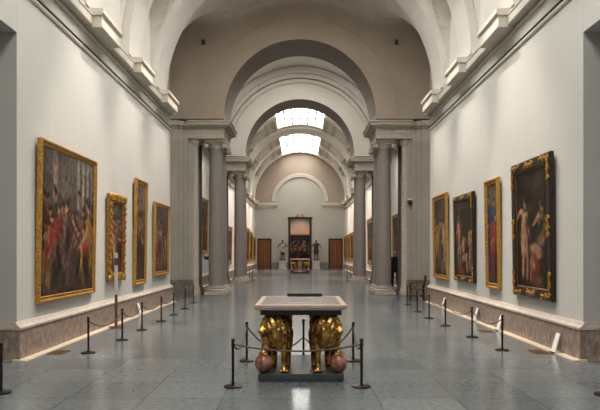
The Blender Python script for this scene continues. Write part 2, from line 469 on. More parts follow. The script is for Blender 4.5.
near_bays = []
seq = sorted(NBB)
for (a0, b0), (a1, b1) in zip(seq, seq[1:]): near_bays.append((b0 + .0, a1 - .0))
near_bays.append((20.75, 27.25, 7.5, 1.0, 5.06))
SK_N = [(-6.0, 3.0, 1.75), (4.6, 12.6, 1.75), (14.2, 20.2, 1.75)]
vault('ceiling', YB, YA + .02, near_bays, RIBS_N, SK_N, RW, RR, CZ, W + .17, [M['plaster'], M['white']])
for i, (a, b_, hw) in enumerate(SK_N): skylight(i + 1, a, b_, hw, RW, CZ, M['glass_near'])
SK_M = [(26.8, 31.0, 2.3)]
vault('ceiling_middle', YA + TH - .02, YC + .02, [], [(31.4, 32.2)], SK_M, 4.6, 4.5, 7.15, 4.6, [M['white'], M['white']], step=.3)
skylight(4, 26.8, 31.0, 2.3, 4.6, 7.15, M['glass_near'])
far_bays = [(36.2, 38.9), (40.3, 42.9), (44.3, 48.5), (51.4, 54.9), (56.3, 59.9)]
SK_F = [(37.2, 48.2, 1.75), (51.6, 61.5, 1.75)]
vault('ceiling_far', YC + TH - .02, YF, far_bays, [(a + .1, b_ - .1) for a, b_ in FB], SK_F, RW, RR, CZ, W + .17, [M['plaster'], M['white']], step=.15)
for i, (a, b_, hw) in enumerate(SK_F): skylight(5 + i, a, b_, hw, RW, CZ, M['glass'])
bm = bmesh.new()                    # long mouldings framing the far skylights and panels
for s in (-1, 1):
    for ang, wd in ((1.13, .16), (.99, .08), (.62, .10), (.50, .06)):
        r = RW - .07; x, z = r * math.cos(ang), CZ + r * math.sin(ang); tx, tz = -math.sin(ang) * wd, math.cos(ang) * wd; nx_, nz_ = .12 * math.cos(ang), .12 * math.sin(ang)
        pr = [(x - tx, z - tz), (x + tx, z + tz), (x + tx + nx_, z + tz + nz_), (x - tx + nx_, z - tz + nz_)]
        prism(bm, [(s * p, q) for p, q in pr], YC + TH, YF, 0)
struct(obj('trim_20', bm, M['lime']))
# flat springing ledges beside the middle vault
bm = bmesh.new()
for s in (-1, 1):
    a, b_ = sorted((s * 4.5, s * 5.3)); box(bm, a, b_, YA + TH, YC, 6.95, 7.15)
struct(obj('trim_5', bm, M['plaster']))

# arcades --------------------------------------------------------------
def ring(bm, y, cz, r0, r1, t, mi=0, n=64, a0=0, a1=PI):
    """moulded half ring standing t proud of the face at y"""
    prev = None
    for i in range(n + 1):
        th = a0 + (a1 - a0) * i / n; c, s = math.cos(th), math.sin(th)
        cur = [bm.verts.new((r * c, yy, cz + r * s)) for r, yy in ((r0, y), (r0, y - t), (r1, y - t), (r1, y))]
        if prev:
            for q in range(3): bm.faces.new((prev[q], prev[q + 1], cur[q + 1], cur[q])).material_index = mi
        prev = cur

def arch_wall(y0, y1, cz, R, hx, ztop, zbot, soffit_mi=1):
    bm = bmesh.new(); n = 64
    def outer(th):
        c, s = math.cos(th), math.sin(th)
        t = min(hx / max(abs(c), 1e-6), (ztop - cz) / max(s, 1e-6))
        return (t * c, cz + t * s)
    rows = []
    angs = sorted(set([PI * i / n for i in range(n + 1)] + [math.atan2(ztop - cz, hx), PI - math.atan2(ztop - cz, hx)]))
    for th in angs:
        ix, iz = R * math.cos(th), cz + R * math.sin(th); ox, oz = outer(th)
        rows.append([bm.verts.new(p) for p in ((ix, y0, iz), (ox, y0, oz), (ix, y1, iz), (ox, y1, oz))])
    for a, b_ in zip(rows, rows[1:]):
        bm.faces.new((a[0], a[1], b_[1], b_[0])).material_index = 0
        bm.faces.new((a[2], a[3], b_[3], b_[2])).material_index = 0
        bm.faces.new((a[0], b_[0], b_[2], a[2])).material_index = soffit_mi
    for s in (-1, 1):
        a, b_ = sorted((s * R, s * hx)); box(bm, a, b_, y0, y1, zbot, cz, 0)
    return bm

def column(x, y, label):
    root = tag(empty('stone_column', (x, y, 0)), label, 'column', 'grey granite columns of the arcades')
    bm = bmesh.new()
    box(bm, -.42, .42, -.42, .42, 0, .14, 0, .008)
    lathe(bm, [(.41, .14), (.425, .165), (.425, .20), (.40, .23), (.345, .245), (.335, .26), (.36, .28), (.365, .30), (.345, .325), (.31, .335)], 40)
    obj('base', bm, M['lime'], root, 40)
    bm = bmesh.new()
    pr = [(.315, .335), (.31, .37), (.295, .39)] + [(.295 - .045 * max(0, (t - .33)) / .67 , .39 + 5.36 * t) for t in [i / 10 for i in range(11)]] + [(.265, 5.77), (.265, 5.80)]
    lathe(bm, pr, 40)
    obj('shaft', bm, M['granite'], root, 40)
    bm = bmesh.new()
    lathe(bm, [(.25, 5.80), (.27, 5.82), (.275, 5.85), (.29, 5.88), (.36, 5.95), (.36, 5.99)], 32)
    for sy in (-1, 1):          # paired Ionic volutes front and back
        for sx in (-1, 1):
            c = Vector((sx * .345, sy * .30, 5.90)); pts = []
            for i in range(26):
                a = PI / 2 - sx * i * .42; r = .105 * (1 - i / 30)
                pts.append((c.x + r * math.cos(a), c.y, c.z + r * math.sin(a)))
            tube(bm, pts, .024, 6)
            g = Matrix.Rotation(PI / 2, 4, 'X')
            sphere(bm, c, .075, 12, 0, (1, .5, 1))
    for sx in (-1, 1):
        tube(bm, [(sx * .345, -.29, 5.90), (sx * .335, -.12, 5.90), (sx * .335, .12, 5.90), (sx * .345, .29, 5.90)], [.085, .06, .06, .085], 12)
    box(bm, -.36, .36, -.33, .33, 5.985, 6.03)
    box(bm, -.40, .40, -.40, .40, 6.03, 6.13, 0, .012)
    obj('capital', bm, M['lime'], root, 40)
    return root

tn = [6]
def entablature(y0, y1, side):
    """architrave, frieze and cornice carried by the pair of columns; returns along the pier strips"""
    s = side; bm = bmesh.new()
    def bx(xin, xout, ya, yb, z0, z1):
        a, b_ = sorted((s * xin, s * xout)); box(bm, a, b_, ya, yb, z0, z1)
    bx(2.97, 4.38, y0 + .2, y1, 6.13, 6.32)
    bx(2.95, 4.38, y0 + .18, y1 + .02, 6.32, 6.50)
    bx(2.91, 4.38, y0 + .14, y1 + .06, 6.50, 6.56)
    bx(2.80, 4.38, y0 + .03, y1 + .17, 6.56, 6.62)
    bx(2.72, 4.38, y0 - .05, y1 + .25, 6.62, 6.74)
    bx(2.68, 4.38, y0 - .09, y1 + .29, 6.74, 6.80)
    # strips of the pier, each with its capital zone
    for xa, xb, yo in ((4.38, 4.55, .20), (4.55, 4.72, .06), (4.72, 5.06, -.04)):
        bx(xa, xb, y0 + yo, y1, 6.0, 6.5)
        bx(xa - .03, xb, y0 + yo - .06, y1 + .06, 6.5, 6.58)
        bx(xa - .06, xb, y0 + yo - .14, y1 + .1, 6.58, 6.76)
    struct(obj('trim_' + str(tn[0]), bm, M['lime'])); tn[0] += 1
    bm = bmesh.new()
    for xa, xb, yo in ((4.20, 4.38, .32), (4.38, 4.55, .20), (4.55, 4.72, .06), (4.72, 5.06, -.04)):
        a, b_ = sorted((s * xa, s * xb)); ztop = 6.0 if xa > 4.25 else 6.13
        box(bm, a, b_, y0 + yo, y1, .62, ztop, 0)
        a, b_ = sorted((s * (xa - .03), s * xb))
        box(bm, a, b_, y0 + yo - .06, y1 + .05, 0, .55, 1); box(bm, a, b_, y0 + yo - .04, y1 + .03, .55, .62, 1)
    # engaged half columns on the inner side of the pier
    lathe(bm, [(.24, 0), (.24, .15), (.22, .2), (.19, .33), (.165, .36), (.15, 5.85)], 24, s * 4.17, y0 + .52, 0, 3)
    lathe(bm, [(.15, 5.85), (.18, 5.9), (.24, 5.98), (.24, 6.13)], 24, s * 4.17, y0 + .52, 0, 3)
    lathe(bm, [(.29, 0), (.29, .15), (.26, .2), (.22, .33), (.21, .36), (.205, 6.13)], 24, s * 4.31, y1 - .3, 0, 2)  # column turned from the light, its shade put into the dark colour
    struct(obj('wall_pier_' + ('left' if s < 0 else 'right') + ('' if y0 < 30 else '_far'), bm, [M['pilaster'], M['pier_base'], M['rail_pier_shade'], M['lime']], None, 40))

ACZ, AR = 7.05, 2.95
for y0, wallm, nm, word in ((YA, 'tymp', 'wall_arch_near', 'near'), (YC, 'arch2', 'wall_arch_far', 'second')):
    y1 = y0 + TH
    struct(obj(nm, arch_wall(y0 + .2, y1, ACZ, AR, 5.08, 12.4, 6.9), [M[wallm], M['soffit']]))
    bm = bmesh.new()
    if y0 == YA:
        ring(bm, y0 + .2, ACZ, 3.80, 3.86, .03); ring(bm, y0 + .2, ACZ, 2.96, 3.06, .025)
    else:
        ring(bm, y0 + .2, ACZ, 4.30, 4.62, .34); ring(bm, y0 + .2, ACZ, 4.08, 4.30, .20); ring(bm, y0 + .2, ACZ, 3.84, 4.02, .10); ring(bm, y0 + .2, ACZ, 2.96, 3.06, .03)
    struct(obj('trim_' + str(tn[0]), bm, M[wallm], None, 40)); tn[0] += 1
    for s in (-1, 1):
        entablature(y0, y1, s)
        sd = 'left' if s < 0 else 'right'
        for q, yy in (('front', y0 + .72), ('rear', y1 - .32)):
            column(s * 3.34, yy, f'{q} grey granite column of the {word} arch on the {sd} side')

# wall behind the camera
bm = bmesh.new(); box(bm, -6, 6, YB - .4, YB, 0, 12.4); struct(obj('wall_back', bm, M['wall']))

# far wall with niche arch, doors and the opening to the room beyond
OW, OH = 1.06, 5.05
bm = bmesh.new()
box(bm, -5.2, -4.27, YF, YF + .4, 0, 6.3); box(bm, 4.27, 5.2, YF, YF + .4, 0, 6.3)
box(bm, -4.27, -2.85, YF, YF + .4, 3.05, 6.3); box(bm, 2.85, 4.27, YF, YF + .4, 3.05, 6.3)
box(bm, -2.85, -OW, YF, YF + .4, 0, 6.3); box(bm, OW, 2.85, YF, YF + .4, 0, 6.3)
box(bm, -OW, OW, YF, YF + .4, OH, 6.3)
struct(obj('wall_far', bm, M['wall_far']))
bm = bmesh.new()
b2 = arch_wall(YF, YF + .5, 6.75, 2.45, 5.2, 12.4, 6.3, 0)
struct(obj('wall_far_tympanum', b2, M['tymp']))
bm.free(); bm = bmesh.new()
bm.faces.new([bm.verts.new(p) for p in ((-2.6, YF + .12, 6.2), (2.6, YF + .12, 6.2), (2.6, YF + .12, 9.4), (-2.6, YF + .12, 9.4))])
struct(obj('wall_far_niche', bm, M['wall_far']))
bm = bmesh.new()
ring(bm, YF, 6.75, 2.45, 2.62, .05); ring(bm, YF, 6.75, 2.62, 2.82, .09)
for s in (-1, 1):
    a, b_ = sorted((s * 2.2, s * 4.4)); box(bm, a, b_, YF - .22, YF, 6.35, 6.62); box(bm, a, b_, YF - .10, YF, 6.16, 6.35)
struct(obj('trim_' + str(tn[0]), bm, M['plaster'], None, 40)); tn[0] += 1
bm = bmesh.new()
for a, b_ in ((-2.84, -1.2), (1.2, 2.84)): box(bm, a, b_, YF - .05, YF + .01, 0, .68)
struct(obj('baseboard_far', bm, M['granite'])); 
for i, s in enumerate((-1, 1)):
    d = struct(empty('door_' + str(i + 1), (s * 3.56, YF + .1, 0)))
    bm = bmesh.new()
    box(bm, -.71, -.60, -.10, .05, 0, 3.04); box(bm, .60, .71, -.10, .05, 0, 3.04); box(bm, -.60, .60, -.10, .05, 2.92, 3.04)
    obj('door_frame', bm, M['frame_dark'], d)
    for q in (-1, 1):
        bm = bmesh.new()
        a, b_ = sorted((q * .01, q * .595)); box(bm, a, b_, -.02, .05, 0, 2.92)
        for z0, z1 in ((.2, .85), (1.0, 1.9), (2.05, 2.8)):
            a, b_ = sorted((q * .10, q * .50)); box(bm, a, b_, -.04, -.02, z0, z1, 0, .01)
        lf = obj('leaf', bm, M['door'], d)
        bm = bmesh.new(); sphere(bm, (q * .06, -.06, 1.05), .035, 10); box(bm, q * .06 - .012, q * .06 + .012, -.06, -.02, 1.04, 1.06)
        obj('handle', bm, M['brass'], lf, 40)
# opening frame
d = struct(empty('door_3', (0, YF, 0)))
bm = bmesh.new()
for s in (-1, 1):
    a, b_ = sorted((s * (OW - .10), s * (OW + .10))); box(bm, a, b_, -.08, .45, 0, OH + .02)
box(bm, -OW - .18, OW + .18, -.12, .45, OH, OH + .14)
obj('door_frame', bm, M['frame_dark'], d)
em = tag(empty('gilded_crest', (.0, YF, 5.19)), 'small pair of gilded ornaments above the tall central opening', 'ornament')
for q in (-1, 1):
    bm = bmesh.new(); x = q * .28
    sphere(bm, (x, -.06, .12), .09, 12, 0, (1, .6, 1)); sphere(bm, (x, -.06, .28), .055, 10); tube(bm, [(x - .12, -.05, .02), (x, -.05, .06), (x + .12, -.05, .02)], .025, 6)
    sphere(bm, (x - q * .08, -.05, .2), .045, 8); obj('figure', bm, M['brass'], em, 60)
# room beyond
bm = bmesh.new()
box(bm, -4, 4, 76.4, 76.6, 0, 7); box(bm, -4.2, -4, YF + .4, 76.6, 0, 7); box(bm, 4, 4.2, YF + .4, 76.6, 0, 7); box(bm, -4.2, 4.2, YF + .4, 76.6, 7, 7.2)
struct(obj('wall_room_beyond', bm, M['mauve']))

# ------------------------------------------------------------------ paintings
def blob(c, x, y, cx, cy, rx, ry, col, soft=.25, ang=0):
    dx, dy = x - cx, y - cy
    if ang:
        ca, sa = math.cos(ang), math.sin(ang); dx, dy = dx * ca + dy * sa, -dx * sa + dy * ca
    d = math.sqrt((dx / rx) ** 2 + (dy / ry) ** 2)
    k = min(1, max(0, (1 + soft - d) / (2 * soft)))
    if k > 0:
        sh = .72 + .28 * max(0, min(1, .5 - dx / rx * .5 + dy / ry * .3))
        return tuple(a * (1 - k) + b * sh * k for a, b in zip(c, col))
    return c

SK = (.46, .27, .16)
def make_figures(w, h, seed, robes, n, size=.55, nude=False):
    """list of soft ellipses: loose groups of draped standing figures, no particular picture"""
    rd = random.Random(seed); out = []
    if nude:                            # pale standing or half-seated bodies on a dark ground
        for i in range(n):
            H = h * size * rd.uniform(.82, 1.02); b0 = h * rd.uniform(.02, .10); cx = w * ((i + .5) / n + rd.uniform(-.05, .05)); s = H / 8
            seat = (i + seed) % 2 == 0; k = rd.uniform(.85, 1.35); c1 = tuple(v * k for v in SK); c2 = tuple(v * k * .7 for v in SK); d = rd.choice((-1, 1))
            if seat: H *= .78; s = H / 7
            for q in (-1, 1):
                if seat:
                    out.append((cx + d * s * (1.0 + .3 * q), b0 + H * .36, s * 1.2, s * .42, c1 if q > 0 else c2, .3, d * .35))
                    out.append((cx + d * s * (2.0 + .3 * q), b0 + H * .17, s * .30, H * .19, c2 if q > 0 else c1, .3, d * .2))
                else:
                    out.append((cx + q * s * .42, b0 + H * .36, s * .44, H * .14, c1 if q < 0 else c2, .3, q * .12)); out.append((cx + q * s * .52, b0 + H * .12, s * .28, H * .13, c1 if q < 0 else c2, .3, -q * .06))
            out.append((cx, b0 + H * .50, s * .80, H * .08, c2, .3, 0)); out.append((cx - d * s * .1, b0 + H * .64, s * .70, H * .15, c1, .3, d * .15))
            out.append((cx - d * s * .2, b0 + H * .74, s * .88, H * .05, c1, .35, d * .1))
            for q in (-1, 1): out.append((cx + q * s * 1.1, b0 + H * (.68 + .08 * q * d), s * .2, H * .13, c1 if q < 0 else c2, .3, q * (1.0 if q == d else .35)))
            out.append((cx - d * s * .25, b0 + H * .90, s * .36, s * .46, c1, .25, 0)); out.append((cx - d * s * .35, b0 + H * .925, s * .42, s * .40, (.06, .032, .016), .35, 0))
        for i in range(5): out.append((w * rd.random(), h * rd.uniform(.5, 1), w * .16, h * .07, (.035, .04, .018), .6, rd.uniform(-1, 1)))
        for i in range(3): out.append((w * rd.uniform(.1, .9), h * rd.uniform(.02, .3), w * .12, h * .05, rd.choice([(.16, .09, .05), (.22, .05, .03), (.3, .2, .13)]), .5, rd.uniform(-1, 1)))
        return out
    rows = [(.62, n + 3), (.8, n + 1), (1, n)]
    for dim, m in rows:
        for i in range(m):
            t = (i + .5) / m; cx = w * (t + rd.uniform(-.5, .5) / m); H = h * size * rd.uniform(.75, 1.12) * (.9 if dim < 1 else 1)
            base = h * (rd.uniform(.0, .10) + (1 - dim) * .42); s = H / 6.2
            col = tuple(v * dim * .8 for v in rd.choice(robes)) if not nude else tuple(v * 1.45 for v in SK)
            sk = tuple(v * (1.45 if nude else dim) for v in SK); lean = rd.uniform(-.3, .3)
            for q in range(2 if nude else 6):
                k = rd.uniform(.45, 1.25)
                c2 = rd.choice(robes) if (rd.random() < .3 and not nude) else col
                out.append((cx + rd.uniform(-.9, .9) * s * (.6 if nude else 1), base + H * rd.uniform(.12, .5), s * rd.uniform(.25, .55), H * rd.uniform(.10, .26), tuple(v * k for v in c2), .45, rd.uniform(-.5, .5)))
            out.append((cx + s * lean, base + H * .63, s * .62, H * .15, tuple(v * 1.1 for v in col), .4, lean))
            for q in (-1, 1):
                if rd.random() < .75: out.append((cx + q * s * rd.uniform(.6, 1.3), base + H * rd.uniform(.5, .8), s * .17, H * rd.uniform(.08, .14), sk if rd.random() < .5 else col, .4, q * rd.uniform(.2, 1.4)))
            hx = cx + s * lean * 2.2
            out.append((hx, base + H * .875, s * .30, s * .40, sk, .35, lean)); out.append((hx + s * .08, base + H * .92, s * .34, s * .26, (.045, .028, .018), .4, lean))
            if not nude: out.append((cx + rd.uniform(-1, 1) * s, base + H * rd.uniform(.1, .6), s * .5, H * .2, (.03, .02, .015), .6, rd.uniform(-.5, .5)))
    return out

def canvas_colour(w, h, bg0, bg1, seed, figs, pillars=None):
    off = Vector((seed * 7.3, seed * 1.7, 0)); wa = .035 * min(w, h)
    def f(x, y):
        n = noise.fractal(Vector((x * 1.1, y * 1.1, 0)) + off, 1.0, 2.0, 6) * .5 + .5
        wv = noise.noise_vector(Vector((x * 2.6, y * 2.6, seed)) + off); wu = noise.noise_vector(Vector((x * 7, y * 7, seed)) + off)
        t = y / h
        c = tuple((a * (1 - t) + b * t) * (.35 + 1.15 * n) for a, b in zip(bg0, bg1))
        if pillars:
            for px, pw, pc, p0 in pillars:
                if y / h > p0: c = blob(c, x, 0, w * px, 0, w * pw, 1, tuple(v * (.7 + .6 * n) for v in pc), .3)
        xx = x + wv.x * wa + wu.x * wa * .4; yy = y + wv.y * wa + wu.y * wa * .4
        for cx, cy, rx, ry, col, so, an in figs:
            c = blob(c, xx, yy, cx, cy, rx, ry, col, so, an)
        n2 = noise.noise(Vector((x * 14, y * 9, seed)))
        ed = min(1, .55 + .45 * min(x / w, 1 - x / w, t + .1, 1.05 - t) / .16)
        return tuple(max(0.004, v * (1 + .4 * n2) * ed) for v in c)
    return f

PCOUNT = [0]
def painting(side, y0, y1, z0, z1, fw, label, style, seed, robes, n, frame='gold', bg=((.05, .035, .025), (.10, .075, .055)), size=.55, pillars=None, wall=W, res=64, tilt=.018, nude=False, group='framed paintings along the gallery walls'):
    w = y1 - y0; h = z1 - z0
    s = -1 if side == 'left' else 1
    root = empty('framed_painting', (s * wall, (y0 + y1) / 2, z0))
    root.rotation_euler = (tilt, 0, PI / 2 if s < 0 else -PI / 2)
    tag(root, label, 'painting', group)
    build_painting(root, w, h, fw, seed, robes, n, frame, bg, size, pillars, res, nude)
    return root

def build_painting(root, w, h, fw, seed, robes, n, frame, bg, size, pillars, res, nude=False):
    # frame profile mitred round the four sides: (inset, outward)
    D = .085
    if frame in ('gold', 'goldthin'): prof = [(0, 0), (0, -D * .6), (fw * .10, -D), (fw * .32, -D * .95), (fw * .45, -D * .62), (fw * .75, -D * .55), (fw * .82, -D * .72), (fw, -D * .45), (fw, -.02)]
    else: prof = [(0, 0), (0, -D * .8), (fw * .12, -D), (fw * .85, -D * .9), (fw * .92, -D * .6), (fw, -D * .5), (fw, -.02)]
    bm = bmesh.new()
    cs = [(-w / 2, 0, 1, 1), (w / 2, 0, -1, 1), (w / 2, h, -1, -1), (-w / 2, h, 1, -1)]
    rings = [[bm.verts.new((cx + sx * i, o, cz + sz * i)) for i, o in prof] for cx, cz, sx, sz in cs]
    for q in range(4):
        a, b_ = rings[q], rings[(q + 1) % 4]
        for i in range(len(prof) - 1):
            f = bm.faces.new((a[i], a[i + 1], b_[i + 1], b_[i]))
            f.material_index = 1 if (frame == 'dark' and i == 4) else 0
    if frame == 'gold':                 # ribbed leaf moulding
        for q in range(4):
            cx, cz, sx, sz = cs[q]; nx, nz = cs[(q + 1) % 4][:2]
            L = math.hypot(nx - cx, nz - cz); m = int(L / (fw * .45))
            for i in range(1, m):
                t = i / m; px = cx + (nx - cx) * t; pz = cz + (nz - cz) * t
                ins = fw * .22
                px += ins * (1 if q == 3 else -1 if q == 1 else 0); pz += ins * (1 if q == 0 else -1 if q == 2 else 0)
                sphere(bm, (px, -D * .95, pz), fw * .15, 6, 0, (1, .6, 1))
    mats = [M['gold'], M['gold']] if frame != 'dark' else [M['black_wood'], M['gold_dark']]
    if frame == 'carved': mats = [M['gold_dark'], M['gold']]
    obj('frame', bm, mats, root, 35)
    rd = random.Random(seed)
    if frame in ('carved', 'dark'):
        bm = [bmesh.new()]
        def scroll(px, pz, r, flip=1):
            pts = []
            for i in range(18):
                a = flip * i * .45; rr = r * (1 - i / 22)
                pts.append((px + rr * math.cos(a), -D * 1.0 - .01, pz + rr * math.sin(a)))
            tube(bm[0], pts, [r * .22 * (1 - i / 30) for i in range(18)], 6)
            for i in range(3):
                a = rd.uniform(0, 6.28); sphere(bm[0], (px + r * .8 * math.cos(a), -D, pz + r * .8 * math.sin(a)), r * .32, 8, 0, (1.3, .6, .7))
        if frame == 'carved':
            per = []
            for q in range(4):
                cx, cz, sx, sz = cs[q]; nx, nz = cs[(q + 1) % 4][:2]
                L = math.hypot(nx - cx, nz - cz); m = max(2, int(L / (fw * .8)))
                for i in range(m):
                    t = (i + .5) / m; px = cx + (nx - cx) * t; pz = cz + (nz - cz) * t
                    ins = fw * .42
                    px += ins * (1 if q == 3 else -1 if q == 1 else 0); pz += ins * (1 if q == 0 else -1 if q == 2 else 0)
                    scroll(px, pz, fw * .36, 1 if i % 2 else -1)
            for cx, cz, sx, sz in cs: sphere(bm[0], (cx + sx * fw * .3, -D, cz + sz * fw * .3), fw * .45, 10, 0, (1, .45, 1))
            for i in range(7):
                sphere(bm[0], ((i - 3) * w * .13, -D * .9, h - fw * .12 + .02 * math.cos((i - 3) * .6)), fw * .30, 10, 0, (1.2, .5, .8))
        else:
            for cx, cz, sx, sz in cs:
                bm[0] = bmesh.new()
                for dx, dz in ((.45, .45), (1.2, .4), (.4, 1.3), (2.0, .35), (.35, 2.2)):
                    scroll(cx + sx * fw * dx, cz + sz * fw * dz, fw * .30, rd.choice((-1, 1)))
                tube(bm[0], [(cx + sx * fw * (.35 + .2 * abs(2 - i) * max(0, i - 2) * 1.0) if i > 2 else cx + sx * fw * .40, -D - .004, cz + sz * fw * (2.3 - .95 * i) if i <= 2 else cz + sz * fw * .40) for i in range(3)] + [(cx + sx * fw * 2.1, -D - .004, cz + sz * fw * .40)], fw * .10, 6)
                obj('corner_ornament', bm[0], M['gold'], root, 50)
            for px, pz in ((-w / 2 + fw * .5, h * .5), (w / 2 - fw * .5, h * .5), (0, fw * .5), (0, h - fw * .5)):
                bm[0] = bmesh.new()
                for k_ in (-1, 0, 1):
                    if abs(px) > .1: scroll(px, pz + k_ * fw * .7, fw * .32, 1 if k_ else -1)
                    else: scroll(px + k_ * fw * .7, pz, fw * .32, 1 if k_ else -1)
                e = fw * .9; tube(bm[0], [(px, -D - .004, pz - e), (px, -D - .004, pz + e)] if abs(px) > .1 else [(px - e, -D - .004, pz), (px + e, -D - .004, pz)], fw * .10, 6)
                obj('side_ornament', bm[0], M['gold'], root, 50)
        if frame == 'carved': obj('carving', bm[0], M['gold'], root, 50)
    # canvas
    iw, ih = w - 2 * fw + .02, h - 2 * fw + .02
    figs = make_figures(iw, ih, seed, robes, n, size=size, nude=nude)
    col = canvas_colour(iw, ih, bg[0], bg[1], seed, figs, pillars)
    nx = max(8, int(res * min(1, iw / ih))); nz = max(8, int(res * min(1, ih / iw)))
    me = bpy.data.meshes.new('canvas'); vs = []; cols = []
    for j in range(nz + 1):
        for i in range(nx + 1):
            x = iw * i / nx; z = ih * j / nz
            vs.append((x - iw / 2, -.045, z + fw - .01)); cols.append(col(x, z))
    fs = [(j * (nx + 1) + i, j * (nx + 1) + i + 1, (j + 1) * (nx + 1) + i + 1, (j + 1) * (nx + 1) + i) for j in range(nz) for i in range(nx)]
    me.from_pydata(vs, [], fs)
    at = me.color_attributes.new('paint', 'FLOAT_COLOR', 'POINT')
    for i, c in enumerate(cols): at.data[i].color = (*c, 1)
    link('canvas', me, M['canvas'], root)

RED, OCH, BLU, GRN, WHT, BRN, MAU = (.36, .06, .04), (.46, .28, .08), (.05, .09, .25), (.08, .10, .06), (.50, .44, .36), (.16, .09, .05), (.26, .15, .14)
WA = W - .004
painting('left', 10.42, 13.26, .83, 3.63, .115, 'largest gold-framed painting on the left wall, a crowded scene of robed figures', 0, 11, [RED, OCH, MAU, BRN, GRN, RED], 7, 'gold', ((.09, .055, .045), (.13, .115, .10)), .58,
         [(.22, .035, (.30, .22, .17), .25), (.36, .02, (.17, .12, .10), .2), (.66, .03, (.30, .27, .23), .35), (.76, .03, (.32, .29, .25), .35), (.86, .03, (.30, .27, .23), .35), (.95, .03, (.27, .25, .21), .35)], res=110)
painting('left', 14.2, 15.5, 1.02, 3.05, .20, 'ornately carved gilded frame second along the left wall, pale and red figures inside', 0, 12, [WHT, RED, OCH, BRN], 4, 'carved', ((.07, .05, .04), (.12, .10, .085)), .75, res=70)
painting('left', 16.5, 17.68, .80, 3.68, .15, 'tall narrow gold-framed painting, third along the left wall', 0, 13, [MAU, BRN, RED, BRN], 3, 'gold', ((.075, .05, .045), (.15, .12, .11)), .7, res=70)
painting('left', 18.7, 20.7, .96, 3.23, .15, 'gold-framed painting on the left wall nearest the grey pilasters', 0, 14, [BRN, MAU, WHT, RED, OCH], 5, 'gold', ((.07, .05, .04), (.14, .115, .095)), .7, res=70)
painting('right', 10.78, 12.75, .83, 3.46, .21, 'large dark carved frame with gold corners on the right wall, two pale figures', 0, 21, [SK], 2, 'dark', ((.035, .022, .016), (.055, .038, .028)), .86, res=100, nude=True)
painting('right', 13.68, 14.62, .86, 3.36, .14, 'narrow gold-framed painting of a standing figure in blue and red, right wall', 0, 22, [BLU, RED, BLU], 2, 'gold', ((.055, .045, .038), (.10, .085, .07)), .7, res=70)
painting('right', 15.65, 17.6, .90, 3.24, .17, 'dark-framed painting of pale figures between two gold frames, right wall', 0, 23, [SK], 3, 'dark', ((.04, .028, .02), (.06, .042, .03)), .8, res=70, nude=True)
painting('right', 18.5, 20.35, .85, 3.49, .16, 'gold-framed painting on the right wall nearest the dark armchair', 0, 24, [WHT, SK, BRN, OCH], 4, 'gold', ((.05, .036, .028), (.095, .075, .06)), .72, res=70)
# middle bay and far hall
painting('left', 29.6, 32.4, 1.62, 4.4, .18, 'tall gold-framed painting glimpsed between the left pier and near column', 0, 31, [RED, BRN, OCH], 4, 'gold', res=24, wall=4.9)
painting('right', 28.9, 32.2, 1.0, 3.6, .18, 'gold-framed painting glimpsed behind the person in black on the right', 0, 32, [RED, BRN, OCH], 4, 'gold', res=24, wall=4.9)
farL = [(37.4, 39.8, .9, 3.3, 'first gold frame beyond the second arch on the left wall'), (50.6, 53.6, .8, 3.7, 'tallest far gold frame on the left wall'), (54.2, 57.4, .9, 3.5, 'far gold frame second from the end of the left wall'), (58.2, 60.8, 1.0, 3.1, 'last gold frame on the left wall, nearest the left door')]
farR = [(37.2, 40.2, .9, 3.8, 'first gold frame beyond the second arch on the right wall'), (50.8, 53.8, .9, 3.35, 'far gold frame fourth from the end of the right wall'), (54.3, 56.8, .9, 3.3, 'far gold frame third from the end of the right wall'), (57.2, 59.2, .9, 3.3, 'far gold frame second from the end of the right wall'), (59.6, 61.4, .9, 3.25, 'last gold frame on the right wall, nearest the right door')]
for i, (a, b_, z0, z1, lb) in enumerate(farL): painting('left', a, b_, z0, z1, .3, lb, 0, 41 + i, [BRN, OCH, RED], 4, 'goldthin', res=16)
for i, (a, b_, z0, z1, lb) in enumerate(farR): painting('right', a, b_, z0, z1, .3, lb, 0, 51 + i, [BRN, OCH, RED], 4, 'goldthin', res=16)
# the painting in the room beyond
root = empty('framed_painting', (0, 76.38, .75)); root.rotation_euler = (.0, 0, 0)
tag(root, 'dark group painting seen through the tall opening in the end wall', 'painting', 'framed paintings along the gallery walls')
build_painting(root, 3.7, 3.2, .18, 61, [(.55, .40, .27), (.14, .06, .05), (.05, .05, .16), (.03, .02, .03), (.10, .06, .05)], 7, 'goldthin', ((.016, .011, .018), (.02, .015, .035)), .62, None, 60)

